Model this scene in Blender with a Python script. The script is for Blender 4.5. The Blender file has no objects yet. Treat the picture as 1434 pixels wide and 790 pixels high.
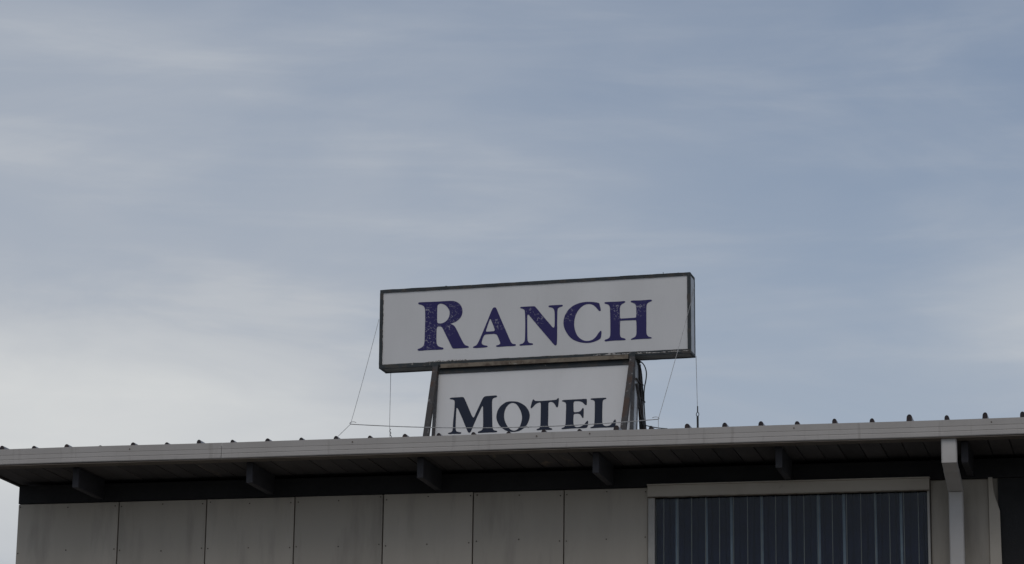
import bpy, bmesh, math, random
from mathutils import Vector, Matrix, Euler

SC = bpy.context.scene
COL = SC.collection
random.seed(7)

# ------------------------------------------------------------------ camera
cd = bpy.data.cameras.new("camera")
cam = bpy.data.objects.new("camera", cd)
COL.objects.link(cam)
cd.sensor_fit = 'HORIZONTAL'
cd.sensor_width = 36.0
cd.lens = 101.44
cd.clip_start = 0.1
cd.clip_end = 3000.0
YAW, PITCH, ROLL = 0.2318, 0.2464, -0.0141
Rc = Matrix.Rotation(YAW, 3, 'Z') @ Matrix.Rotation(PITCH, 3, 'X') @ Matrix.Rotation(ROLL, 3, 'Y')
Rb = Rc @ Matrix(((1, 0, 0), (0, 0, -1), (0, 1, 0)))       # camera looks along its own -Z
cam.matrix_world = Matrix.Translation((4.2, -17.337, 1.5)) @ Rb.to_4x4()
SC.camera = cam

# ------------------------------------------------------------------ sky, sun, exposure
SUN_EL, SUN_AZ = math.radians(52), math.radians(172)        # azimuth from +Y, towards +X positive
world = bpy.data.worlds.new("World")
SC.world = world
world.use_nodes = True
nt = world.node_tree
nt.nodes.clear()
def N(t, **k):
    n = nt.nodes.new(t)
    for a, b in k.items():
        setattr(n, a, b)
    return n
def Lk(a, b): nt.links.new(a, b)
def M_(op, a, b=None, c=None, clamp=False):
    n = N('ShaderNodeMath', operation=op, use_clamp=clamp)
    for i, v in enumerate((a, b, c)):
        if v is None: continue
        if isinstance(v, (int, float)): n.inputs[i].default_value = v
        else: Lk(v, n.inputs[i])
    return n.outputs[0]
out = N('ShaderNodeOutputWorld')
sky = N('ShaderNodeTexSky', sky_type='NISHITA', sun_disc=False)
sky.sun_elevation = SUN_EL
sky.sun_rotation = SUN_AZ
sky.altitude = 300
sky.air_density = 1.0
sky.dust_density = 2.2
sky.ozone_density = 1.5
bg_sky = N('ShaderNodeBackground'); bg_sky.inputs[1].default_value = 0.085
Lk(sky.outputs[0], bg_sky.inputs[0])
tc = N('ShaderNodeTexCoord')
mp = N('ShaderNodeMapping'); mp.inputs['Scale'].default_value = (1, 1, 3.2)
mp.inputs['Rotation'].default_value = (0, math.radians(3), 0)
mp.inputs['Location'].default_value = (0.31, 0.12, 0.4)
Lk(tc.outputs['Generated'], mp.inputs[0])
def noise(scale, det, rough, dist, vec=None):
    n = N('ShaderNodeTexNoise')
    n.inputs['Scale'].default_value = scale; n.inputs['Detail'].default_value = det
    n.inputs['Roughness'].default_value = rough; n.inputs['Distortion'].default_value = dist
    Lk(vec or mp.outputs[0], n.inputs['Vector'])
    return n.outputs['Fac']
def ramp(v, a, b):
    n = N('ShaderNodeMapRange', interpolation_type='SMOOTHSTEP')
    n.inputs[1].default_value = a; n.inputs[2].default_value = b
    Lk(v, n.inputs[0])
    return n.outputs[0]
def bank(direction, r_in, r_out, squash):
    """soft mass of cloud round one direction of the sky, its edge broken by noise"""
    s = N('ShaderNodeVectorMath', operation='SUBTRACT'); Lk(tc.outputs['Generated'], s.inputs[0])
    s.inputs[1].default_value = direction
    m = N('ShaderNodeVectorMath', operation='MULTIPLY'); Lk(s.outputs[0], m.inputs[0]); m.inputs[1].default_value = (1, 1, squash)
    l = N('ShaderNodeVectorMath', operation='LENGTH'); Lk(m.outputs[0], l.inputs[0])
    wob = M_('MULTIPLY', M_('SUBTRACT', noise(9, 7, .54, .6), .5), min(.14, 1.0 * r_out))
    d = M_('ADD', l.outputs['Value'], wob)
    return ramp(d, r_out, r_in)
wisps = ramp(noise(6.0, 7, .55, .9), .36, .74)
streak_map = N('ShaderNodeMapping'); streak_map.inputs['Scale'].default_value = (1, 1, 9)
streak_map.inputs['Rotation'].default_value = (0, math.radians(-4), 0)
Lk(tc.outputs['Generated'], streak_map.inputs[0])
streaks = ramp(noise(7.5, 7, .54, .4, streak_map.outputs[0]), .42, .76)
sep = N('ShaderNodeSeparateXYZ'); Lk(tc.outputs['Generated'], sep.inputs[0])
low = ramp(sep.outputs['Z'], .36, .08)                       # whiter towards the horizon, all the way round
b1 = M_('MULTIPLY', bank((-0.366, 0.910, 0.186), .02, .20, 3.0), M_('ADD', .62, M_('MULTIPLY', noise(14, 6, .5, .4), .62)), clamp=True)
b2 = bank((-0.036, 0.970, 0.238), .0, .085, 1.7)
b0 = bank((-0.50, 0.84, 0.26), .06, .46, 1.0)
cover = M_('ADD', M_('MULTIPLY', wisps, .16), M_('MULTIPLY', streaks, .12))
cover = M_('ADD', cover, M_('MULTIPLY', low, .46))
cover = M_('ADD', cover, M_('MULTIPLY', b0, .42))
cover = M_('ADD', cover, M_('MULTIPLY', b1, .55))
cover = M_('ADD', cover, M_('MULTIPLY', b2, .24))
cover = M_('ADD', cover, .27, clamp=True)
dense = M_('ADD', M_('MULTIPLY', b1, 1.0), M_('MULTIPLY', b2, .40))
dense = M_('ADD', dense, M_('MULTIPLY', M_('MULTIPLY', wisps, streaks), .22), clamp=True)
ccol = N('ShaderNodeMix', data_type='RGBA')
Lk(dense, ccol.inputs[0])
ccol.inputs[6].default_value = (.425, .460, .515, 1)          # thin veil
ccol.inputs[7].default_value = (.640, .655, .660, 1)          # thicker cloud
bg_cl = N('ShaderNodeBackground'); bg_cl.inputs[1].default_value = 1.0
Lk(ccol.outputs[2], bg_cl.inputs[0])
mix = N('ShaderNodeMixShader')
Lk(cover, mix.inputs[0]); Lk(bg_sky.outputs[0], mix.inputs[1]); Lk(bg_cl.outputs[0], mix.inputs[2])
Lk(mix.outputs[0], out.inputs['Surface'])

sd = bpy.data.lights.new("sun", 'SUN')
sd.energy = 0.5
sd.angle = math.radians(35)
sd.color = (1.0, .95, .88)
sun = bpy.data.objects.new("sun", sd)
COL.objects.link(sun)
sv = Vector((math.sin(SUN_AZ) * math.cos(SUN_EL), math.cos(SUN_AZ) * math.cos(SUN_EL), math.sin(SUN_EL)))
sun.rotation_euler = sv.to_track_quat('Z', 'Y').to_euler()
sun.location = (-20, 20, 30)

SC.view_settings.view_transform = 'Standard'
SC.view_settings.look = 'None'
SC.view_settings.gamma = 1.0
SC.view_settings.use_curve_mapping = False
SC.view_settings.exposure = 0.0

# ------------------------------------------------------------------ materials
def srgb(r, g, b):
    f = lambda c: (c / 255 / 12.92) if c <= 10 else ((c / 255 + .055) / 1.055) ** 2.4
    return (f(r), f(g), f(b), 1)
MATS = {}
def mat(name, base, rough=.6, metal=0.0, second=None, scale=20, lo=.45, hi=.65, stretch=(1, 1, 1),
        third=None, scale3=60, lo3=.6, hi3=.7, bump=0.0, bscale=80, spec=.4, tone=0.0):
    """principled surface; base colour broken by up to two layers of noise (wear, stains), fine relief by bump"""
    m = bpy.data.materials.new(name)
    m.use_nodes = True
    t = m.node_tree
    p = t.nodes['Principled BSDF']
    p.inputs['Roughness'].default_value = rough
    p.inputs['Metallic'].default_value = metal
    p.inputs['Specular IOR Level'].default_value = spec
    co = t.nodes.new('ShaderNodeTexCoord')
    mpn = t.nodes.new('ShaderNodeMapping'); mpn.inputs['Scale'].default_value = stretch
    oi = t.nodes.new('ShaderNodeObjectInfo')
    off = t.nodes.new('ShaderNodeVectorMath'); off.operation = 'MULTIPLY_ADD'
    t.links.new(oi.outputs['Random'], off.inputs[0]); off.inputs[1].default_value = (13.7, 7.3, 5.1)
    t.links.new(co.outputs['Object'], off.inputs[2])
    t.links.new(off.outputs[0], mpn.inputs[0])
    def nz(s, det=6):
        n = t.nodes.new('ShaderNodeTexNoise'); n.inputs['Scale'].default_value = s
        n.inputs['Detail'].default_value = det; n.inputs['Roughness'].default_value = .6
        t.links.new(mpn.outputs[0], n.inputs['Vector']); return n.outputs['Fac']
    def rg(v, a, b):
        n = t.nodes.new('ShaderNodeMapRange'); n.inputs[1].default_value = a; n.inputs[2].default_value = b
        t.links.new(v, n.inputs[0]); return n.outputs[0]
    def mx(f, a, b):
        n = t.nodes.new('ShaderNodeMix'); n.data_type = 'RGBA'
        t.links.new(f, n.inputs[0])
        for i, v in ((6, a), (7, b)):
            if isinstance(v, tuple): n.inputs[i].default_value = v
            else: t.links.new(v, n.inputs[i])
        return n.outputs[2]
    c = None
    if second: c = mx(rg(nz(scale), lo, hi), base, second)
    if third: c = mx(rg(nz(scale3), lo3, hi3), c if c else base, third)
    if tone:
        hs = t.nodes.new('ShaderNodeHueSaturation'); t.links.new(c, hs.inputs['Color'])
        mr = t.nodes.new('ShaderNodeMapRange'); mr.inputs[3].default_value = 1 - tone; mr.inputs[4].default_value = 1 + tone * .5
        t.links.new(oi.outputs['Random'], mr.inputs[0]); t.links.new(mr.outputs[0], hs.inputs['Value']); c = hs.outputs[0]
    if c: t.links.new(c, p.inputs['Base Color'])
    else: p.inputs['Base Color'].default_value = base
    if bump:
        b = t.nodes.new('ShaderNodeBump'); b.inputs['Strength'].default_value = bump; b.inputs['Distance'].default_value = .004
        t.links.new(nz(bscale, 4), b.inputs['Height']); t.links.new(b.outputs[0], p.inputs['Normal'])
    MATS[name] = m
    return m
g = lambda v, w=None, u=None: (v, v if w is None else w, v if u is None else u, 1)
mat('sign_white', g(.66, .65, .63), .35, second=g(.59, .58, .56), scale=2.2, lo=.35, hi=.75, third=g(.50, .49, .46), scale3=9, lo3=.64, hi3=.95, stretch=(1, 1, .35), spec=.35)
mat('sign_frame', g(.028, .034, .036), .55, second=g(.055, .048, .040), scale=16, lo=.5, hi=.62, third=g(.20, .19, .17), scale3=38, lo3=.66, hi3=.72, bump=.5, bscale=60)
mat('sign_end', g(.56, .57, .58), .5, second=g(.42, .42, .41), scale=7, lo=.45, hi=.7, third=g(.08, .06, .05), scale3=30, lo3=.66, hi3=.74)
mat('sign_under', g(.25, .24, .20), .7, second=g(.17, .165, .14), scale=10, lo=.4, hi=.65, third=g(.15, .11, .075), scale3=26, lo3=.62, hi3=.7)
mat('rusty_steel', g(.050, .046, .044), .7, second=g(.062, .037, .026), scale=13, lo=.46, hi=.6, third=g(.17, .165, .16), scale3=22, lo3=.6, hi3=.68, bump=.5, bscale=90)
mat('grey_steel', g(.085, .085, .085), .55, second=g(.055, .045, .04), scale=14, lo=.45, hi=.6, third=g(.10, .06, .04), scale3=30, lo3=.62, hi3=.7, bump=.3)
mat('tan_rail', g(.20, .165, .12), .65, second=g(.09, .065, .045), scale=14, lo=.45, hi=.65, third=g(.28, .26, .22), scale3=30, lo3=.62, hi3=.7, bump=.4)
mat('sealant', g(.06, .05, .042), .85, second=g(.11, .09, .07), scale=40, lo=.45, hi=.6, bump=.7)
mat('flaking_paint', g(.42, .40, .37), .8, second=g(.10, .095, .085), scale=45, lo=.45, hi=.55, bump=.8)
mat('motel_navy', g(.0125, .0185, .036), .5, second=g(.016, .022, .041), scale=5, lo=.4, hi=.7, spec=.2)
mat('gutter_paint', g(.40, .375, .345), .5, second=g(.365, .34, .31), scale=3, lo=.4, hi=.7, third=g(.27, .25, .22), scale3=22, lo3=.58, hi3=.80, stretch=(1, 1, .12), spec=.4, bump=.25, bscale=5)
mat('gutter_under', g(.15, .125, .10), .7, second=g(.11, .09, .07), scale=6, lo=.4, hi=.65)
mat('downspout_paint', g(.50, .475, .445), .5, second=g(.45, .425, .39), scale=5, lo=.4, hi=.7, third=g(.35, .33, .29), scale3=14, lo3=.66, hi3=.8)
mat('roof_metal', g(.30, .30, .31), .5, second=g(.24, .24, .24), scale=5, lo=.4, hi=.65)
mat('rib_end', g(.022, .016, .018), .7, second=g(.05, .03, .025), scale=30, lo=.5, hi=.65)
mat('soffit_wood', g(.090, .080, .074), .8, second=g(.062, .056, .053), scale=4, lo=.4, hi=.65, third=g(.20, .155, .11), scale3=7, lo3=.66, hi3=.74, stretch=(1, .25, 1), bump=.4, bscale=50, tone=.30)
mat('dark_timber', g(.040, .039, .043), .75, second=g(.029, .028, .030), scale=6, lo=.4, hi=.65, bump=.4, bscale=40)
mat('blocking_and_shade', g(.022, .0215, .0215), .85, second=g(.016, .0155, .0155), scale=5, lo=.4, hi=.65, bump=.3)  # dark timber blocking; on the recess panel this colour stands for shade
mat('cream_wall', g(.42, .375, .31), .75, second=g(.37, .33, .27), scale=3, lo=.4, hi=.7, third=g(.27, .24, .20), scale3=9, lo3=.52, hi3=.85, stretch=(1, 1, .16), bump=.25, bscale=60, tone=.14)
mat('cream_trim', g(.46, .41, .335), .6, second=g(.41, .36, .29), scale=4, lo=.4, hi=.7, third=g(.26, .22, .17), scale3=16, lo3=.66, hi3=.78)
mat('window_frame', g(.40, .38, .34), .5, second=g(.33, .31, .28), scale=9, lo=.4, hi=.7)
mat('curtain_navy', g(.006, .012, .048), .8, second=g(.004, .008, .03), scale=12, lo=.4, hi=.7)
mat('streak_pale', g(.34, .40, .45), .6, second=g(.25, .30, .36), scale=12, lo=.4, hi=.7)
mat('wire', g(.42, .42, .41), .5, metal=.1, second=g(.26, .25, .24), scale=30, lo=.4, hi=.6)
mat('black_cable', g(.02, .02, .02), .5, second=g(.03, .028, .025), scale=40, lo=.4, hi=.6)
mat('asphalt', g(.13, .125, .115), .9, second=g(.16, .15, .135), scale=.6, lo=.4, hi=.6, third=g(.085), scale3=40, lo3=.5, hi3=.7, bump=.5, bscale=120)
mat('concrete', g(.30, .29, .27), .85, second=g(.25, .24, .22), scale=1.5, lo=.4, hi=.65, bump=.3)
mat('room_dark', g(.02), .9)

# glass: a thin real pane
gm = bpy.data.materials.new('window_glass'); gm.use_nodes = True
t = gm.node_tree; t.nodes.clear()
o_ = t.nodes.new('ShaderNodeOutputMaterial'); gl = t.nodes.new('ShaderNodeBsdfGlossy'); tr = t.nodes.new('ShaderNodeBsdfTransparent')
gl.inputs['Roughness'].default_value = .03; tr.inputs[0].default_value = (.86, .89, .90, 1)
fr = t.nodes.new('ShaderNodeFresnel'); fr.inputs[0].default_value = 1.28; ms = t.nodes.new('ShaderNodeMixShader')
t.links.new(fr.outputs[0], ms.inputs[0]); t.links.new(tr.outputs[0], ms.inputs[1]); t.links.new(gl.outputs[0], ms.inputs[2]); t.links.new(ms.outputs[0], o_.inputs[0])
MATS['window_glass'] = gm

# indigo vinyl, crazed and flecked where it has lifted
vm = bpy.data.materials.new('ranch_indigo'); vm.use_nodes = True
t = vm.node_tree; p = t.nodes['Principled BSDF']; p.inputs['Roughness'].default_value = .5; p.inputs['Specular IOR Level'].default_value = .2
co = t.nodes.new('ShaderNodeTexCoord')
vo = t.nodes.new('ShaderNodeTexVoronoi'); vo.feature = 'DISTANCE_TO_EDGE'; vo.inputs['Scale'].default_value = 52
t.links.new(co.outputs['Object'], vo.inputs['Vector'])
crack = t.nodes.new('ShaderNodeMapRange'); crack.inputs[1].default_value = .085; crack.inputs[2].default_value = .03; t.links.new(vo.outputs['Distance'], crack.inputs[0])
n1 = t.nodes.new('ShaderNodeTexNoise'); n1.inputs['Scale'].default_value = 55; n1.inputs['Detail'].default_value = 3; t.links.new(co.outputs['Object'], n1.inputs['Vector'])
r1 = t.nodes.new('ShaderNodeMapRange'); r1.inputs[1].default_value = .50; r1.inputs[2].default_value = .60; t.links.new(n1.outputs['Fac'], r1.inputs[0])
def worn(cx, cz, rad):
    """one worn patch of the lettering, fading outwards"""
    d = t.nodes.new('ShaderNodeVectorMath'); d.operation = 'DISTANCE'; t.links.new(co.outputs['Object'], d.inputs[0]); d.inputs[1].default_value = (cx, .004, cz)
    m = t.nodes.new('ShaderNodeMapRange'); m.inputs[1].default_value = rad; m.inputs[2].default_value = rad * .35; t.links.new(d.outputs['Value'], m.inputs[0])
    return m.outputs[0]
acc = None
for c in ((-.735, .10, .07), (-.725, .0, .10), (-.735, -.10, .08), (-.57, .09, .09), (-.60, -.03, .05), (-.02, .055, .06), (.03, .01, .06), (.585, .05, .06), (.60, -.01, .05), (.745, .045, .07), (.25, .03, .06), (-.24, .0, .06)):
    v = worn(*c)
    if acc is None: acc = v
    else:
        a_ = t.nodes.new('ShaderNodeMath'); a_.operation = 'MAXIMUM'; t.links.new(acc, a_.inputs[0]); t.links.new(v, a_.inputs[1]); acc = a_.outputs[0]
def mul(a, b):
    n = t.nodes.new('ShaderNodeMath'); n.operation = 'MULTIPLY'; t.links.new(a, n.inputs[0])
    if isinstance(b, float): n.inputs[1].default_value = b
    else: t.links.new(b, n.inputs[1])
    return n.outputs[0]
fac = mul(mul(mul(crack.outputs[0], r1.outputs[0]), acc), .62)
mc = t.nodes.new('ShaderNodeMix'); mc.data_type = 'RGBA'; t.links.new(fac, mc.inputs[0])
mc.inputs[6].default_value = (.032, .027, .110, 1); mc.inputs[7].default_value = (.50, .49, .52, 1)
t.links.new(mc.outputs[2], p.inputs['Base Color'])
MATS['ranch_indigo'] = vm

# ------------------------------------------------------------------ mesh helpers
def link(name, me, m, parent=None):
    o = bpy.data.objects.new(name, me)
    COL.objects.link(o)
    if m and not me.materials: me.materials.append(MATS[m])
    if parent: o.parent = parent
    return o
def mesh(name, verts, faces, smooth=False):
    me = bpy.data.meshes.new(name)
    me.from_pydata([tuple(v) for v in verts], [], faces)
    bm = bmesh.new(); bm.from_mesh(me)
    bmesh.ops.recalc_face_normals(bm, faces=bm.faces)
    bm.to_mesh(me); bm.free()
    if smooth: me.polygons.foreach_set('use_smooth', [True] * len(me.polygons))
    return me
def box_me(name, lo, hi, bevel=0.0, fn=None):
    bm = bmesh.new()
    vs = [bm.verts.new((x, y, z)) for x in (lo[0], hi[0]) for y in (lo[1], hi[1]) for z in (lo[2], hi[2])]
    for f in ((0, 1, 3, 2), (4, 6, 7, 5), (0, 4, 5, 1), (2, 3, 7, 6), (0, 2, 6, 4), (1, 5, 7, 3)):
        bm.faces.new([vs[i] for i in f])
    bmesh.ops.recalc_face_normals(bm, faces=bm.faces)
    if bevel: bmesh.ops.bevel(bm, geom=bm.edges[:], offset=bevel, segments=1, affect='EDGES')
    if fn:
        for v in bm.verts: v.co = fn(v.co)
    me = bpy.data.meshes.new(name); bm.to_mesh(me); bm.free()
    return me
def box(name, lo, hi, m, parent=None, bevel=0.0, fn=None):
    return link(name, box_me(name, lo, hi, bevel, fn), m, parent)
def extrude_x(name, prof, x0, x1, m, parent=None, closed=True, segs=1):
    """profile of (y, z) points swept along x"""
    n = len(prof); vs = []; fs = []
    for k in range(segs + 1):
        x = x0 + (x1 - x0) * k / segs
        vs += [(x, y, z) for y, z in prof]
    for k in range(segs):
        for i in range(n if closed else n - 1):
            j = (i + 1) % n
            fs.append((k * n + i, k * n + j, (k + 1) * n + j, (k + 1) * n + i))
    if closed: fs += [tuple(range(n)), tuple(range(segs * n, segs * n + n))]
    return link(name, mesh(name, vs, fs), m, parent)
def sweep(name, pts, sec, m, parent=None, side=Vector((1, 0, 0))):
    """closed section (list of (a, b)) swept along a straight or bent line"""
    pts = [Vector(q) for q in pts]; n = len(sec); vs = []; fs = []
    for k, q in enumerate(pts):
        d = (pts[min(k + 1, len(pts) - 1)] - pts[max(k - 1, 0)]).normalized()
        a = (side - d * side.dot(d)).normalized(); b = d.cross(a)
        vs += [q + a * s + b * u for s, u in sec]
    for k in range(len(pts) - 1):
        for i in range(n):
            j = (i + 1) % n
            fs.append((k * n + i, k * n + j, (k + 1) * n + j, (k + 1) * n + i))
    fs += [tuple(range(n)), tuple(range((len(pts) - 1) * n, len(pts) * n))]
    return link(name, mesh(name, vs, fs), m, parent)
def circ(r, n=6): return [(r * math.cos(2 * math.pi * i / n), r * math.sin(2 * math.pi * i / n)) for i in range(n)]
def tube(name, pts, r, m, parent=None, n=6):
    d = Vector(pts[-1]) - Vector(pts[0])
    side = Vector((0, 1, 0)) if abs(d.normalized().x) > .7 else Vector((1, 0, 0))
    return sweep(name, pts, circ(r, n), m, parent, side)
def empty(name, loc=(0, 0, 0), rot=(0, 0, 0)):
    o = bpy.data.objects.new(name, None); COL.objects.link(o)
    o.location = loc; o.rotation_euler = rot; o.empty_display_size = .2
    return o
def tag(o, label, cat, group=None):
    o['label'] = label; o['category'] = cat
    if group: o['group'] = group
    return o
def structure(o): o['kind'] = 'structure'; return o
GLYPHS = {
    'R': [[(-819,173),(-809,177),(-685,174),(-576,175),(-545,167),(-519,148),(-504,122),(-499,96),(-505,65),(-523,41),(-549,23),(-590,12),(-569,6),(-551,-11),(-532,-48),(-509,-95),(-488,-134),(-475,-146),(-454,-152),(-452,-160),(-459,-164),(-562,-164),(-570,-159),(-593,-111),(-620,-58),(-641,-14),(-654,-2),(-672,-1),(-683,-9),(-684,-70),(-683,-121),(-673,-139),(-655,-149),(-634,-153),(-632,-162),(-639,-167),(-737,-164),(-804,-167),(-817,-163),(-817,-154),(-802,-150),(-781,-140),(-769,-122),(-767,-35),(-766,67),(-768,129),(-778,149),(-796,158),(-815,163)],[(-681,144),(-672,156),(-654,160),(-628,150),(-607,131),(-592,103),(-591,80),(-598,53),(-616,31),(-642,19),(-667,18),(-679,24),(-681,47)]],
    'A': [[(-284,108),(-275,111),(-265,110),(-259,102),(-237,49),(-210,-14),(-182,-78),(-160,-130),(-149,-148),(-137,-154),(-122,-155),(-119,-162),(-126,-168),(-191,-167),(-253,-168),(-261,-163),(-258,-157),(-240,-154),(-230,-146),(-231,-137),(-242,-108),(-257,-76),(-303,-75),(-342,-76),(-354,-100),(-362,-126),(-360,-142),(-347,-151),(-325,-155),(-318,-160),(-325,-167),(-383,-168),(-419,-167),(-424,-161),(-416,-155),(-401,-150),(-390,-138),(-370,-95),(-344,-34),(-317,31),(-298,79)],[(-302,37),(-288,3),(-264,-56),(-301,-57),(-335,-57),(-326,-30),(-313,9)]],
    'N': [[(-93,100),(-86,104),(-44,104),(10,104),(21,93),(63,39),(108,-16),(150,-67),(152,6),(150,63),(143,79),(130,88),(110,91),(107,99),(114,103),(156,103),(203,103),(208,99),(207,92),(194,89),(178,84),(170,71),(169,5),(169,-83),(168,-171),(161,-179),(150,-176),(139,-163),(90,-103),(37,-39),(-8,17),(-41,58),(-41,-6),(-40,-116),(-37,-139),(-27,-152),(-2,-156),(1,-162),(-5,-167),(-51,-167),(-91,-168),(-96,-162),(-90,-157),(-73,-154),(-61,-144),(-56,-124),(-55,-27),(-57,62),(-61,82),(-73,90),(-88,94)]],
    'C': [[(389,113),(420,110),(451,104),(463,98),(466,84),(473,52),(471,45),(463,44),(453,54),(438,74),(418,91),(394,98),(369,97),(343,85),(316,59),(297,25),(288,-13),(287,-48),(295,-88),(312,-124),(339,-148),(367,-159),(394,-159),(418,-152),(440,-133),(457,-107),(468,-95),(475,-93),(478,-100),(477,-120),(473,-143),(464,-152),(437,-164),(407,-172),(372,-173),(336,-168),(301,-156),(268,-137),(242,-107),(222,-71),(212,-35),(215,5),(228,39),(250,69),(281,93),(319,107),(354,113)]],
    'H': [[(497,99),(503,105),(549,104),(596,103),(634,105),(644,101),(641,94),(620,85),(608,74),(605,53),(605,-12),(613,-16),(667,-16),(712,-16),(718,-11),(719,51),(715,75),(703,86),(683,94),(679,101),(689,105),(744,103),(781,103),(817,105),(828,100),(825,93),(805,87),(792,76),(788,57),(788,-48),(787,-124),(792,-141),(804,-153),(823,-157),(824,-163),(813,-166),(761,-165),(704,-166),(683,-168),(680,-162),(690,-157),(709,-149),(719,-135),(720,-82),(718,-35),(712,-32),(662,-31),(613,-31),(606,-34),(605,-114),(606,-136),(615,-149),(638,-155),(645,-162),(641,-168),(572,-166),(534,-167),(505,-169),(498,-165),(501,-157),(520,-153),(533,-144),(539,-128),(539,-35),(537,61),(533,78),(522,88),(503,93)]],
    'M': [[(-580,-516),(-573,-509),(-527,-509),(-484,-508),(-476,-517),(-447,-578),(-405,-671),(-388,-628),(-361,-562),(-340,-511),(-293,-509),(-250,-508),(-244,-516),(-249,-522),(-267,-525),(-277,-535),(-279,-555),(-273,-644),(-267,-737),(-261,-752),(-250,-759),(-234,-761),(-231,-767),(-236,-772),(-299,-771),(-360,-772),(-369,-767),(-363,-760),(-346,-756),(-335,-746),(-332,-728),(-336,-656),(-342,-568),(-359,-611),(-386,-677),(-408,-735),(-417,-761),(-429,-768),(-438,-760),(-454,-725),(-483,-660),(-527,-569),(-528,-632),(-526,-735),(-519,-753),(-503,-758),(-485,-761),(-483,-767),(-490,-772),(-533,-770),(-571,-770),(-578,-765),(-573,-760),(-554,-757),(-545,-745),(-546,-682),(-542,-605),(-542,-538),(-550,-524),(-575,-520)]],
    'O': [[(-137,-556),(-102,-560),(-70,-575),(-43,-594),(-19,-627),(-9,-661),(-12,-692),(-25,-727),(-48,-753),(-78,-770),(-109,-775),(-135,-774),(-167,-766),(-198,-746),(-224,-718),(-241,-681),(-244,-650),(-236,-614),(-215,-583),(-185,-562),(-164,-556)],[(-132,-566),(-107,-577),(-84,-608),(-69,-642),(-62,-676),(-66,-708),(-75,-738),(-92,-760),(-111,-767),(-131,-763),(-154,-744),(-173,-716),(-186,-684),(-190,-652),(-187,-621),(-175,-592),(-156,-572)]],
    'T': [[(8,-548),(18,-555),(22,-562),(71,-564),(167,-561),(176,-555),(180,-547),(187,-550),(188,-562),(185,-609),(178,-616),(171,-611),(162,-593),(148,-577),(133,-573),(119,-575),(116,-586),(119,-667),(120,-739),(125,-752),(136,-759),(150,-763),(151,-770),(143,-773),(89,-769),(45,-771),(40,-766),(47,-761),(62,-756),(68,-745),(66,-664),(64,-583),(60,-574),(45,-575),(27,-584),(11,-603),(-1,-613),(-7,-609),(-5,-593),(2,-562)]],
    'E': [[(209,-569),(216,-564),(262,-564),(319,-564),(378,-563),(382,-569),(383,-605),(378,-610),(371,-606),(357,-591),(341,-580),(315,-577),(295,-577),(290,-590),(293,-648),(298,-655),(327,-654),(342,-648),(352,-631),(358,-626),(363,-634),(364,-692),(360,-699),(354,-695),(343,-675),(329,-666),(305,-666),(294,-668),(294,-711),(296,-738),(305,-756),(322,-763),(348,-758),(370,-746),(384,-724),(392,-718),(397,-725),(396,-751),(391,-771),(336,-769),(270,-769),(218,-772),(213,-767),(218,-762),(233,-757),(241,-746),(241,-673),(240,-596),(234,-583),(221,-576),(211,-573)]],
    'L': [[(407,-566),(413,-562),(458,-562),(513,-562),(517,-567),(513,-571),(496,-576),(491,-586),(491,-640),(493,-729),(497,-749),(509,-761),(527,-764),(548,-759),(565,-741),(575,-724),(581,-718),(587,-725),(587,-747),(582,-773),(557,-774),(488,-772),(416,-774),(413,-769),(418,-765),(433,-761),(440,-751),(440,-682),(438,-592),(433,-579),(420,-573),(409,-571)]],
}
def wm(o):
    b = Matrix.LocRotScale(o.location, o.rotation_euler, o.scale)
    return (wm(o.parent) @ o.matrix_parent_inverse @ b) if o.parent else b
def keep(o, parent):
    """parent while keeping the coordinates the mesh was written in"""
    o.parent = parent; o.matrix_parent_inverse = wm(parent).inverted(); return o

# ------------------------------------------------------------------ ground
structure(link('ground', mesh('ground', [(-1500, -1500, 0), (1500, -1500, 0), (1500, 1500, 0), (-1500, 1500, 0)], [(0, 1, 2, 3)]), 'asphalt'))
structure(box('pavement', (-4.2, -1.3, -.05), (9.5, .58, .13), 'concrete', None, .012))

# ------------------------------------------------------------------ motel building
X0, X1 = -3.42, 8.6
bld = tag(empty('motel_building', (2.5, 3.5, 0)), 'motel building with white gutter, dark open eave and ribbed metal roof', 'building')
B = lambda o: keep(o, bld)
wall = B(box('wall', (X0, .62, 0), (X1, 7.2, 4.86), 'cream_wall'))
B(box('wall_plate', (X0 - .002, .594, 4.742), (X1 + .002, .619, 4.862), 'blocking_and_shade'))
edges = [X0, -2.70, -2.085, -1.475, -.872, -.268, .334, .885]
def panel(x0, x1, z0, z1, y=.585, m='cream_wall'):
    o = link('wall_panel', box_me('wall_panel', (x0 + .004, y + random.uniform(-.0015, .0015), z0), (x1 - .004, .619, z1 + random.uniform(-.003, .001)), .002), m)
    return keep(o, wall)
for a, b in zip(edges, edges[1:]):
    panel(a, b, 2.75, 4.737); panel(a, b, .14, 2.73)
panel(.885, 2.672, 2.75, 3.46); panel(2.672, 3.036, 2.75, 4.733)
for a in (.885, 1.48, 2.08, 2.672, 3.27, 3.87): panel(a, a + .585, .14, 2.73)
B(box('recess_shade_panel', (3.09, .597, 2.75), (X1, .619, 4.737), 'blocking_and_shade'))  # flat dark panel: the shade of an opening is put into its colour
# narrow casing whose lower edge flares to the right
cas = [(3.034, 4.741), (3.060, 4.741), (3.062, 4.690), (3.066, 4.650), (3.074, 4.615), (3.086, 4.58), (3.100, 4.53), (3.104, 4.2), (3.104, 2.75), (3.034, 2.75)]
n = len(cas)
vs = [(x, .570, z) for x, z in cas] + [(x, .596, z) for x, z in cas]
fs = [tuple(range(n)), tuple(range(n, 2 * n))] + [(i, (i + 1) % n, n + (i + 1) % n, n + i) for i in range(n)]
B(link('casing', mesh('casing', vs, fs), 'cream_trim'))

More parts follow.
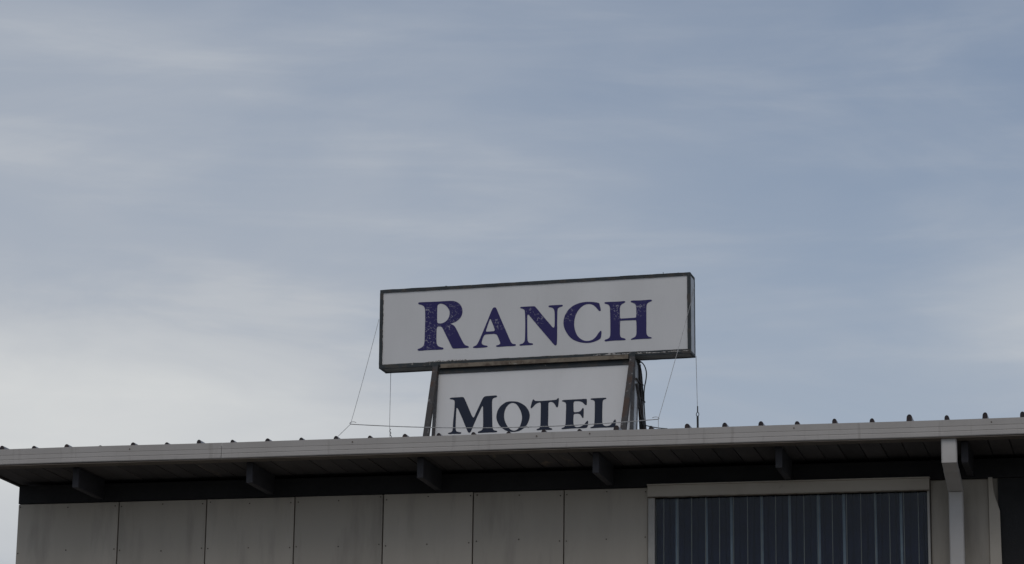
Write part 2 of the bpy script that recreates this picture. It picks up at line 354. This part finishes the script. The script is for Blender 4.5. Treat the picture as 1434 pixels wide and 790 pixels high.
# window under its boxed header
WX0, WX1, WZ0, WZ1 = .93, 2.655, 3.50, 4.672
win = B(empty('window', (1.79, .58, 3.5)))
W = lambda o: keep(o, win)
W(box('frame_jamb', (.887, .560, 3.50), (.930, .619, 4.672), 'window_frame', None, .002))
W(box('frame_jamb', (2.655, .560, 3.50), (2.670, .619, 4.672), 'window_frame', None, .002))
W(box('sill', (.88, .53, 3.465), (2.68, .619, 3.499), 'window_frame', None, .003))
hd = W(box('header', (.885, .545, 4.669), (2.672, .619, 4.742), 'cream_trim', None, .002))
W(box('header_cap', (.882, .538, 4.7425), (2.675, .590, 4.751), 'cream_trim', None, .0015))
W(box('header_lip', (.886, .541, 4.6635), (2.671, .560, 4.6685), 'tan_rail'))
W(box('pane', (.931, .578, 3.501), (2.654, .581, 4.668), 'window_glass'))
bar_me = box_me('bar', (-.002, .5815, 3.501), (.002, .589, 4.668), .001)
x = .985
while x < 2.65:
    b = W(link('bar', bar_me, 'window_frame')); b.location.x = x; x += .0895
# navy drops of a hung curtain, gently pleated, with pale tubes on every other one
def drop(x0, x1, m, ph):
    k = 6; vs = []; fs = []
    for i in range(k + 1):
        u = i / k; yy = .607 + .006 * math.cos(u * math.pi * 2 + ph)
        for z in (3.51, 4.667): vs.append((x0 + (x1 - x0) * u, yy, z))
    for i in range(k): fs.append((2 * i, 2 * i + 2, 2 * i + 3, 2 * i + 1))
    me = mesh('curtain_drop', vs, fs, True); o = W(link('curtain_drop', me, m)); 
    s = o.modifiers.new('thickness', 'SOLIDIFY'); s.thickness = .002
x = .9325; i = 0
while x < 2.64:
    e = min(x + .0895, 2.652)
    drop(x, e, 'curtain_navy', random.uniform(-.8, .8))
    if i % 2 and e - x > .05:
        c = (x + e) / 2 + random.uniform(-.012, .012)
        W(tube('pale_streak', [(c, .602, 3.52), (c + .002, .602, 4.1), (c, .602, 4.665)], random.uniform(.006, .012), 'streak_pale', None, 12)).data.polygons.foreach_set('use_smooth', [True] * 26)  # slim pale tube, a streak down the middle of the bay
    x = e; i += 1

nail = mesh('nail_head', [(.0045 * math.cos(a * 1.047), .5815, .0045 * math.sin(a * 1.047)) for a in range(6)] + [(.0045 * math.cos(a * 1.047), .5875, .0045 * math.sin(a * 1.047)) for a in range(6)],
            [tuple(range(6)), tuple(range(6, 12))] + [(k, (k + 1) % 6, 6 + (k + 1) % 6, 6 + k) for k in range(6)])
for a, b in zip(edges, edges[1:]):
    for xx in (a + .022, b - .022, (a + b) / 2):
        for zz in (4.71, 4.41, 4.11):
            o = link('nail_head', nail, 'sealant'); o.location = (xx + random.uniform(-.006, .006), 0, zz + random.uniform(-.012, .012)); keep(o, wall)
# rafters, eave boards
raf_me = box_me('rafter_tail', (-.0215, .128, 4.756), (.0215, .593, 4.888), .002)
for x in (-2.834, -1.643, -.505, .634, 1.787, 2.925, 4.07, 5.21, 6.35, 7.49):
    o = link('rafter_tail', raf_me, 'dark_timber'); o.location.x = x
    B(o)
roof = B(empty('roof', (2.5, 3.5, 4.9)))
Rf = lambda o: keep(o, roof)
brd_w = .1305
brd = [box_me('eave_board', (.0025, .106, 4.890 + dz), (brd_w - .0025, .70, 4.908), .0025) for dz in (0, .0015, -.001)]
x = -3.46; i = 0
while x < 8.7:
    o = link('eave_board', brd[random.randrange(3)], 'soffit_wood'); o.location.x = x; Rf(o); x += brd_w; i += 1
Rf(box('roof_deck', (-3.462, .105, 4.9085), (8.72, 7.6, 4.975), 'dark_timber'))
Rf(box('barge_board', (-3.486, .11, 4.882), (-3.463, 7.6, 4.978), 'soffit_wood', None, .002))
Rf(box('roof_sheet', (-3.49, .055, 4.977), (8.74, 7.62, 4.985), 'roof_metal'))
# standing ribs of the roofing; their cut ends look over the gutter
RIBH = [4, 5, 2, 5, 3.5, 5, 3.5, 4.5, 4, 5, 4, 5, 4, 3.5, 2.5, 4, 3.5, 7.5, 4.5, 6, 6.5, 6, 5, 7, 6, 9, 7, 9, 8]
for i in range(-1, 52):
    x = -3.118 + .2286 * i
    hpx = RIBH[i] if 0 <= i < len(RIBH) else random.uniform(4, 8)
    top = 5.0155 + hpx * .0043
    hw = .0165 + random.uniform(-.0015, .0015); y0 = .075 + random.uniform(-.012, .012)
    lean = random.uniform(-.003, .003)
    prof = [(-hw, 4.9855), (-hw * .92, top - .014), (-hw * .62, top - .004), (-hw * .2, top), (hw * .25, top - .0005), (hw * .66, top - .005), (hw * .95, top - .015), (hw, 4.9855)]
    nn = len(prof)
    vs = [(x + a + lean * (z - 4.98) / .05, y0 + (.006 if z > 5 else 0), z) for a, z in prof] + [(x + a, 7.6, z) for a, z in prof]
    fs = [tuple(range(nn)), tuple(range(nn, 2 * nn))] + [(k, (k + 1) % nn, nn + (k + 1) % nn, nn + k) for k in range(nn)]
    rb = Rf(link('rib', mesh('rib', vs, fs), 'rib_end'))
    rb.data.materials.append(MATS['roof_metal'])
    for pl in rb.data.polygons: pl.material_index = 0 if abs(pl.normal.y) > .9 else 1

# gutter: box section with two pressed creases, open at the top
def gut_prof(dz=0):
    return [(.006, 5.0), (.000, 4.999), (.000, 4.960), (.0016, 4.9580), (.0016, 4.9565), (.000, 4.9545), (-.0015, 4.930), (.0004, 4.9280), (.0004, 4.9265),
            (-.002, 4.923), (-.003, 4.901), (.000, 4.8965), (.004, 4.895), (.096, 4.893), (.100, 4.897), (.100, 4.972), (.0985, 4.972), (.0985, 4.899), (.010, 4.8985), (.006, 4.99)]
gut = B(empty('gutter', (2.5, .05, 4.95)))
Gt = lambda o: keep(o, gut)
def length(x0, x1, tilt):
    o = extrude_x('gutter_length', gut_prof(), x0, x1, 'gutter_paint', None, True, 60)
    me = o.data
    for v in me.vertices:                                     # hung by hand: slightly out of line
        v.co.z += .0012 * math.sin(v.co.x * 1.7 + tilt) + .0008 * math.sin(v.co.x * 4.1)
        v.co.y += .0015 * math.sin(v.co.x * 1.3 + tilt)
    return Gt(o)
length(-3.47, -1.795, .4); length(-1.792, 4.4, .9); length(4.402, 8.7, .2)
Gt(box('gutter_end', (-3.474, .0, 4.896), (-3.4705, .099, 4.999), 'gutter_paint'))
Gt(box('fascia_strip', (-3.46, .0015, 4.8865), (8.7, .1005, 4.8915), 'gutter_under', None, .001))
scr = mesh('screw_head', [(.005 * math.cos(a * 1.047), -.003 + 0 * a, .005 * math.sin(a * 1.047)) for a in range(6)] + [(.005 * math.cos(a * 1.047), .001, .005 * math.sin(a * 1.047)) for a in range(6)],
           [tuple(range(6)), tuple(range(6, 12))] + [(k, (k + 1) % 6, 6 + (k + 1) % 6, 6 + k) for k in range(6)])
for x, z in ((-2.42, 4.975), (-.92, 4.976), (.28, 4.977), (.62, 4.983), (1.9, 4.977), (3.1, 4.976)):
    o = link('screw_head', scr, 'gutter_under'); o.location = (x, 0, z); Gt(o)

# downspout: outlet, offset elbow back to the wall, pipe down it
dsp = B(empty('downspout', (2.84, .3, 4.7)))
D = lambda o: keep(o, dsp)
def pipe(name, a, b, w, d, m='downspout_paint'):
    a = Vector(a); b = Vector(b); bv = .006
    sec = [(-w / 2, -d / 2 + bv), (-w / 2 + bv, -d / 2), (w / 2 - bv, -d / 2), (w / 2, -d / 2 + bv), (w / 2, d / 2 - bv), (w / 2 - bv, d / 2), (-w / 2 + bv, d / 2), (-w / 2, d / 2 - bv)]
    return D(sweep(name, [a, b], sec, m))
# mitred in one piece: front outline follows the two bends
def elbow_piece(name, ring_a, ring_b, m='downspout_paint'):
    n = len(ring_a)
    return D(link(name, mesh(name, ring_a + ring_b, [tuple(range(n)), tuple(range(n, 2 * n))] + [(k, (k + 1) % n, n + (k + 1) % n, n + k) for k in range(n)]), m))
def ring(xc, w, y0, z0, y1, z1):
    """cross-section: front edge at (y0, z0), back edge at (y1, z1)"""
    bv = .007; f0 = Vector((0, y0, z0)); f1 = Vector((0, y1, z1)); u = (f1 - f0).normalized() * bv
    P = []
    for sx, q in ((-w / 2 + bv, f0), (w / 2 - bv, f0), (w / 2, f0 + u), (w / 2, f1 - u), (w / 2 - bv, f1), (-w / 2 + bv, f1), (-w / 2, f1 - u), (-w / 2, f0 + u)):
        P.append((xc + sx, q.y, q.z))
    return P
XD, WD = 2.839, .093
elbow_piece('outlet', ring(XD, WD, .022, 4.892, .090, 4.892), ring(XD, WD, .022, 4.739, .090, 4.760))
elbow_piece('elbow', ring(XD, WD - .003, .024, 4.738, .090, 4.759), ring(XD, WD - .003, .160, 4.707, .175, 4.735))
elbow_piece('offset_pipe', ring(XD, WD, .158, 4.7055, .174, 4.737), ring(XD, WD, .470, 4.640, .535, 4.668))
elbow_piece('pipe', ring(XD, WD - .004, .474, 4.6375, .533, 4.665), ring(XD, WD - .004, .474, .30, .533, .30))
D(box('strap', (XD - .055, .469, 4.05), (XD + .055, .584, 4.075), 'downspout_paint', None, .001))
D(box('strap', (XD - .055, .469, 1.6), (XD + .055, .584, 1.625), 'downspout_paint', None, .001))

# ------------------------------------------------------------------ rooftop sign
ZB = 1.03                                                       # height of the cabinet's centre above the roof
SEul = Euler((0, -.0075, -.0272))
SRot = SEul.to_matrix()
Cn = Vector((-.049, 1.30, 6.037))
sign = tag(empty('motel_sign', Cn - SRot @ Vector((0, 0, ZB)), SEul), 'white two-tier rooftop sign reading RANCH MOTEL on rusty angled legs', 'sign')
def S(o, parent=None):
    """sign-local coordinates with z measured from the cabinet's centre"""
    if parent is None:
        o.parent = sign; o.matrix_parent_inverse = Matrix.Translation((0, 0, ZB))
    else:
        o.parent = parent; o.matrix_parent_inverse = Matrix.Identity(4)
    return o
HW, HH, DP = 1.092, .2786, .1604
cab = S(box('cabinet', (-HW + .004, .012, -HH + .004), (HW - .004, DP - .012, HH - .004), 'sign_under'))
cab_face = S(box('face_panel', (-HW + .01, .006, -HH + .01), (HW - .01, .0118, HH - .01), 'sign_white'), cab)
S(box('face_panel', (-HW + .01, DP - .0118, -HH + .01), (HW - .01, DP - .006, HH - .01), 'sign_white'), cab)
for s in (-1, 1):
    S(box('end_panel', (s * (HW - .0035) - .0015, .02, -HH + .02), (s * (HW - .0035) + .0015, DP - .02, HH - .02), 'sign_end'), cab)
def rough_bar(name, lo, hi, m, parent, jit, seg=48, axis=0):
    """straight bar whose long edges are nicked and uneven"""
    vs = []; fs = []
    for k in range(seg + 1):
        u = k / seg
        c = [(lo[1], lo[2]), (hi[1], lo[2]), (hi[1], hi[2]), (lo[1], hi[2])] if axis == 0 else [(lo[0], lo[1]), (hi[0], lo[1]), (hi[0], hi[1]), (lo[0], hi[1])]
        for a, b in c:
            a += random.uniform(-jit, jit) * .4; b += random.uniform(-jit, jit) * (random.random() < .6)
            vs.append((lo[0] + (hi[0] - lo[0]) * u, a, b) if axis == 0 else (a, b, lo[2] + (hi[2] - lo[2]) * u))
    for k in range(seg):
        for i in range(4):
            j = (i + 1) % 4; fs.append((k * 4 + i, k * 4 + j, k * 4 + 4 + j, k * 4 + 4 + i))
    fs += [(0, 1, 2, 3), tuple(range(seg * 4, seg * 4 + 4))]
    return S(link(name, mesh(name, vs, fs), m), parent)
FW = .0215
for y0, y1 in ((-.001, .0175), (DP - .0175, DP + .001)):
    rough_bar('frame_bar', (-HW, y0, HH - FW), (HW, y1, HH), 'sign_frame', cab, .0012)
    rough_bar('frame_bar', (-HW, y0, -HH), (HW, y1, -HH + FW + .006), 'sign_frame', cab, .0012)
    for s in (-1, 1):
        xa, xb = sorted((s * (HW + .0005), s * (HW - FW)))
        rough_bar('frame_bar', (xa, y0 - .0006, -HH + FW + .0065), (xb, y1 - .001, HH - FW - .0005), 'sign_frame', cab, .001, 20, 2)
for s in (-1, 1):                                              # corner angles along the depth
    for zc in (-HH + .001, HH - .013):
        xa, xb = sorted((s * (HW + .0012), s * (HW - .016)))
        S(box('corner_angle', (xa, .018, zc), (xb, DP - .018, zc + .012), 'sign_frame', None, .001), cab)
# sealant squeezed out along the face and flaking paint on the lower rail
def ragged(name, p0, p1, wmin, wmax, y, m, parent, n=60, side=(0, 0, 1), prob=.75):
    p0 = Vector(p0); p1 = Vector(p1); sd_ = Vector(side); vs = []; fs = []
    w = wmin
    for k in range(n + 1):
        q = p0.lerp(p1, k / n)
        w = .5 * w + .5 * (random.uniform(wmin, wmax) if random.random() < prob else wmin * .2)
        for a, yy in ((0, y), (w, y), (w * .9, y - .0012), (0, y - .0022)):
            r = q + sd_ * a; vs.append((r.x, yy, r.z))
    for k in range(n):
        for i in range(4):
            j = (i + 1) % 4; fs.append((k * 4 + i, k * 4 + j, k * 4 + 4 + j, k * 4 + 4 + i))
    fs += [(0, 1, 2, 3), tuple(range(n * 4, n * 4 + 4))]
    return S(link(name, mesh(name, vs, fs), m), parent)
xi, zi = HW - FW, HH - FW
ragged('sealant_bead', (-xi - .002, 0, -zi), (-xi - .002, 0, zi * .8), .001, .008, .0062, 'sealant', cab, 44, (1, 0, 0))
ragged('sealant_bead', (xi + .002, 0, -zi), (xi + .002, 0, zi), .001, .007, .0062, 'sealant', cab, 44, (-1, 0, 0))
ragged('sealant_bead', (-xi, 0, -zi + .0055), (xi, 0, -zi + .0055), .0005, .005, .0062, 'sealant', cab, 120, (0, 0, 1), .5)
ragged('paint_flake', (-.74, 0, -HH + .0245), (-.44, 0, -HH + .0265), .003, .014, -.0015, 'flaking_paint', cab, 40, (0, 0, 1), .8)
ragged('paint_flake', (.42, 0, -HH + .013), (.92, 0, -HH + .010), .003, .021, -.0022, 'flaking_paint', cab, 70, (0, 0, 1), .7)
ragged('paint_flake', (.93, 0, -HH + .012), (1.08, 0, -HH + .012), .001, .012, -.0022, 'flaking_paint', cab, 24, (0, 0, 1), .6)
ragged('paint_flake', (.55, 0, HH - .002), (1.07, 0, HH - .002), .0004, .006, -.0015, 'flaking_paint', cab, 60, (0, 0, 1), .3)
S(link('paint_flake', mesh('chip', [(-.862, -.002, -.262), (-.846, -.002, -.268), (-.838, -.003, -.249), (-.855, -.0045, -.252), (-.85, -.001, -.26)], [(0, 1, 2, 3), (0, 1, 4), (1, 2, 4), (2, 3, 4), (3, 0, 4)]), 'flaking_paint'), cab)
tube_pts = [(.905, .01, HH - .002), (.905, .008, HH + .012)]
S(tube('bolt', tube_pts, .0022, 'black_cable'), cab)
S(tube('bolt', [(-.62, .01, HH - .002), (-.62, .01, HH + .004)], .008, 'sign_frame'), cab)

# letters: thin cut vinyl standing on the faces
def chaikin(p, it=2):
    for _ in range(it):
        q = []
        for i in range(len(p)):
            a, b = p[i], p[(i + 1) % len(p)]
            q += [(a[0] * .78 + b[0] * .22, a[1] * .78 + b[1] * .22), (a[0] * .22 + b[0] * .78, a[1] * .22 + b[1] * .78)]
        p = q
    return p
def letter(ch, m, parent, yfun, label=None):
    cu = bpy.data.curves.new('letter_outline', 'CURVE'); cu.dimensions = '2D'; cu.fill_mode = 'BOTH'; cu.extrude = .0009
    for poly in GLYPHS[ch]:
        pts = chaikin([(a / 1000, b / 1000) for a, b in poly])
        sp = cu.splines.new('POLY'); sp.points.add(len(pts) - 1); sp.use_cyclic_u = True
        for q, (a, b) in zip(sp.points, pts): q.co = (a, b, 0, 1)
    tmp = bpy.data.objects.new('letter_outline', cu)
    me = bpy.data.meshes.new_from_object(tmp)
    bpy.data.objects.remove(tmp); bpy.data.curves.remove(cu)
    me.name = 'letter'
    for v in me.vertices:
        a, b, c = v.co
        v.co = (a, yfun(b) - .001 - c, b)
    return S(link('letter', me, m), parent)
for ch in 'RANCH': letter(ch, 'ranch_indigo', cab, lambda z: .006)

# lower box, leaning: its foot stands a little forward
KT = .162
sh = lambda v: Vector((v[0], v[1] + KT * (v[2] + .331), v[2]))
BX0, BX1, BZ0, BZ1, BD = -.690, .706, -.985, -.300, .150
lowbox = S(box('lower_box', (BX0 + .003, .030, BZ0 + .004), (BX1 - .003, BD - .004, BZ1 - .004), 'sign_end', None, 0, sh))
S(box('face_panel', (-.676, .0202, BZ0 + .012), (.692, .0290, BZ1 - .010), 'sign_white', None, 0, sh), lowbox)
S(box('frame_bar', (BX0, .012, -.334), (BX1, .034, BZ1), 'sign_frame', None, .001, sh), lowbox)
S(box('frame_bar', (BX0, .012, BZ0), (BX1, .034, BZ0 + .025), 'sign_frame', None, .001, sh), lowbox)
for a, b in ((BX0 - .001, -.668), (.684, BX1 + .001)):
    S(box('corner_post', (a, .0115, BZ0 + .026), (b, .033, -.3345), 'grey_steel', None, .001, sh), lowbox)
    S(box('corner_post', (a, BD - .02, BZ0 + .0), (b, BD, BZ1), 'grey_steel', None, .001, sh), lowbox)
for ch in 'MOTEL': letter(ch, 'motel_navy', lowbox, lambda z: .0202 + KT * (z + .331))
# rusty rail tucked under the cabinet between the legs
rough_bar('cross_rail', (-.648, -.010, -.2985), (.665, -.003, -.2715), 'tan_rail', None, .001, 40)
rough_bar('cross_rail', (-.66, -.002, -.2985), (.68, .06, -.2935), 'grey_steel', None, .0012, 40)
# angle-iron legs
def angle_leg(name, a, b, w, m, flip=1):
    th = .005
    sec = [(-w / 2, 0), (w / 2, 0), (w / 2, flip * w * .9), (w / 2 - th, flip * w * .9), (w / 2 - th, flip * th), (-w / 2, flip * th)]
    return S(sweep(name, [a, Vector(a).lerp(Vector(b), .5), b], sec, m))
LT = -.284
for xt, xb in ((-.684, -.672), (.694, .678)):
    angle_leg('leg', (xt, -.012, LT), (xb, -.356, -1.028), .037, 'rusty_steel', -1 if xt > 0 else -1)
    angle_leg('leg', (xt + .004, DP - .005, LT - .02), (xb + .01, .398, -1.028), .036, 'rusty_steel', 1)
    for yb in (-.372, .398):
        S(box('foot_plate', (xb - .05, yb - .05, -1.0305), (xb + .05, yb + .05, -1.0245), 'grey_steel', None, .001))
    S(box('gusset', (xt - .022, -.0135, -.292), (xt + .020, -.0105, -.262), 'sign_frame', None, .001))
S(tube('bolt', [(.689, -.052, -.318), (.689, -.064, -.318)], .006, 'flaking_paint'))
# braces on the right-hand end
S(tube('brace', [(.712, .035, -.465), (.714, .30, -.745)], .009, 'grey_steel'))
S(tube('brace', [(.712, .02, -.432), (.714, .225, -.435)], .007, 'rusty_steel'))
S(tube('brace', [(.712, .15, -.535), (.714, .285, -.540)], .006, 'rusty_steel'))
S(tube('brace', [(-.700, .035, -.465), (-.700, .30, -.745)], .009, 'grey_steel'))
# black supply cable looping from the cabinet down the rear leg
cb = [(.700, .10, -.283), (.735, .15, -.30), (.748, .19, -.345), (.742, .205, -.40), (.722, .225, -.46), (.716, .25, -.55), (.714, .29, -.66), (.718, .33, -.78), (.72, .36, -.90), (.722, .38, -1.02)]
def smooth_pts(p, it=2):
    for _ in range(it):
        q = [p[0]]
        for a, b in zip(p, p[1:]):
            a = Vector(a); b = Vector(b); q += [a.lerp(b, .25), a.lerp(b, .75)]
        q.append(p[-1]); p = q
    return p
S(tube('supply_cable', smooth_pts(cb), .0042, 'black_cable'))
S(tube('supply_cable', smooth_pts([(.695, .08, -.283), (.715, .12, -.31), (.722, .15, -.36), (.720, .19, -.46), (.716, .27, -.62)]), .004, 'black_cable'))
for q, r in (((.716, .33, -.76), .016), ((.720, .35, -.80), .013), ((.712, .31, -.73), .011), ((.705, .12, -.30), .018)):
    bm = bmesh.new(); bmesh.ops.create_icosphere(bm, subdivisions=2, radius=r)
    for v in bm.verts: v.co = v.co * random.uniform(.75, 1.2) + Vector(q)
    me = bpy.data.meshes.new('tape_wrap'); bm.to_mesh(me); bm.free()
    S(link('tape_wrap', me, 'black_cable'))

# ------------------------------------------------------------------ wires round the sign
def sl(x, y, z): return Cn + SRot @ Vector((x, y, z))
def wire(pts, r, label, m='wire', name='guy_wire'):
    base = Vector(pts[-1]); o = tube(name, [Vector(q) - base for q in pts], r, m, None, 6); o.location = base
    return tag(o, label, 'wire')
def child_tube(o, name, pts, r, m, n=6):
    c = tube(name, [Vector(q) - o.location for q in pts], r, m, o, n); return c
KL = Vector((-1.2026, .90, 5.2783)); KR = Vector((.8911, .90, 5.2447))
def sag(a, b, s, n=10):
    a = Vector(a); b = Vector(b)
    return [a.lerp(b, i / n) - Vector((0, 0, s * 4 * (i / n) * (1 - i / n))) for i in range(n + 1)]
RW = .0018
w1 = wire([sl(-1.0960, -.004, .0708), sl(-1.09, -.10, -.10).lerp(KL, .3)] [:1] + sag(sl(-1.0960, -.004, .0708), KL, .012)[1:] + [Vector((-1.4144, .72, 4.990))], RW,
          'thin slack wire from the sign end beside letter R, kinked just above the gutter')
w2 = wire(sag(KL, KR, .040, 16), .0030, 'thin wire strung level across the foot of the word MOTEL')
def twist(o, K, sx):
    pts = [K + Vector((0, 0, 0)), K + Vector((sx * -.008, 0, .006)), K + Vector((sx * .004, -.004, .014)), K + Vector((sx * .025, -.004, .015)), K + Vector((sx * .04, -.002, .009))]
    child_tube(o, 'loop_end', smooth_pts(pts), .002, 'wire')
twist(w2, KL, 1); twist(w2, KR, -1)
bm_k = [KL.lerp(KR, .578) + Vector(q) for q in ((-.02, -.003, -.043), (-.008, -.004, -.036), (.006, -.004, -.038), (.018, -.003, -.043))]
child_tube(w2, 'splice', smooth_pts(bm_k), .0045, 'wire')
w3 = wire([sl(1.0965, .111, .1969), sl(1.0965, -.004, .068)] + sag(sl(1.0965, -.004, .068), KR, .008)[1:] + [Vector((.9004, .85, 4.99))], RW,
          'thin pale wire crossing the sign face beyond letter H down to the roof')
T1 = Vector((-1.0655, 1.425, 5.05))
w4 = wire([sl(-1.052, .150, -.2790), Vector((-1.0800, 1.43, 5.375)), Vector((-1.0775, 1.43, 5.339)), Vector((-1.062, 1.42, 4.985))], RW,
          'upright stay wire with twisted tail below the sign end beside letter R')
tw = [Vector((-1.0770, 1.43, 5.345)) + Vector((.004 * math.cos(k * 1.4), .004 * math.sin(k * 1.4), -k * .0058)) + Vector((.0021 * k * .4, 0, 0)) for k in range(16)]
child_tube(w4, 'twisted_tail', tw, .0026, 'black_cable')
E2 = Vector((1.0674, 1.40, 5.372))
w5 = wire([sl(1.0975, .150, -.268), E2 + Vector((-.0005, 0, .014))], RW, 'upright stay wire with turnbuckle below the sign end beyond letter H')
ringp = [E2 + Vector((.009 * math.cos(a * .524), 0, .013 * math.sin(a * .524))) for a in range(13)]
child_tube(w5, 'shackle', ringp, .0026, 'black_cable')
child_tube(w5, 'shackle', [E2 + Vector((0, 0, .055)), E2 + Vector((0, 0, .012))], .0042, 'black_cable')
child_tube(w5, 'turnbuckle', [E2 + Vector((0, 0, -.012)), E2 + Vector((.001, 0, -.10))], .0072, 'black_cable', 8)
child_tube(w5, 'rod', [E2 + Vector((.001, 0, -.10)), Vector((1.071, 1.40, 4.984))], .004, 'black_cable')
w6 = wire(sag(sl(.722, .30, -.70), Vector((.92, 1.06, 5.212)), .004, 8) + [Vector((1.03, .92, 5.10)), Vector((1.10, .85, 4.985))], .0036, 'short dark cable running from the rear sign leg down to the roof', 'black_cable', 'cable')
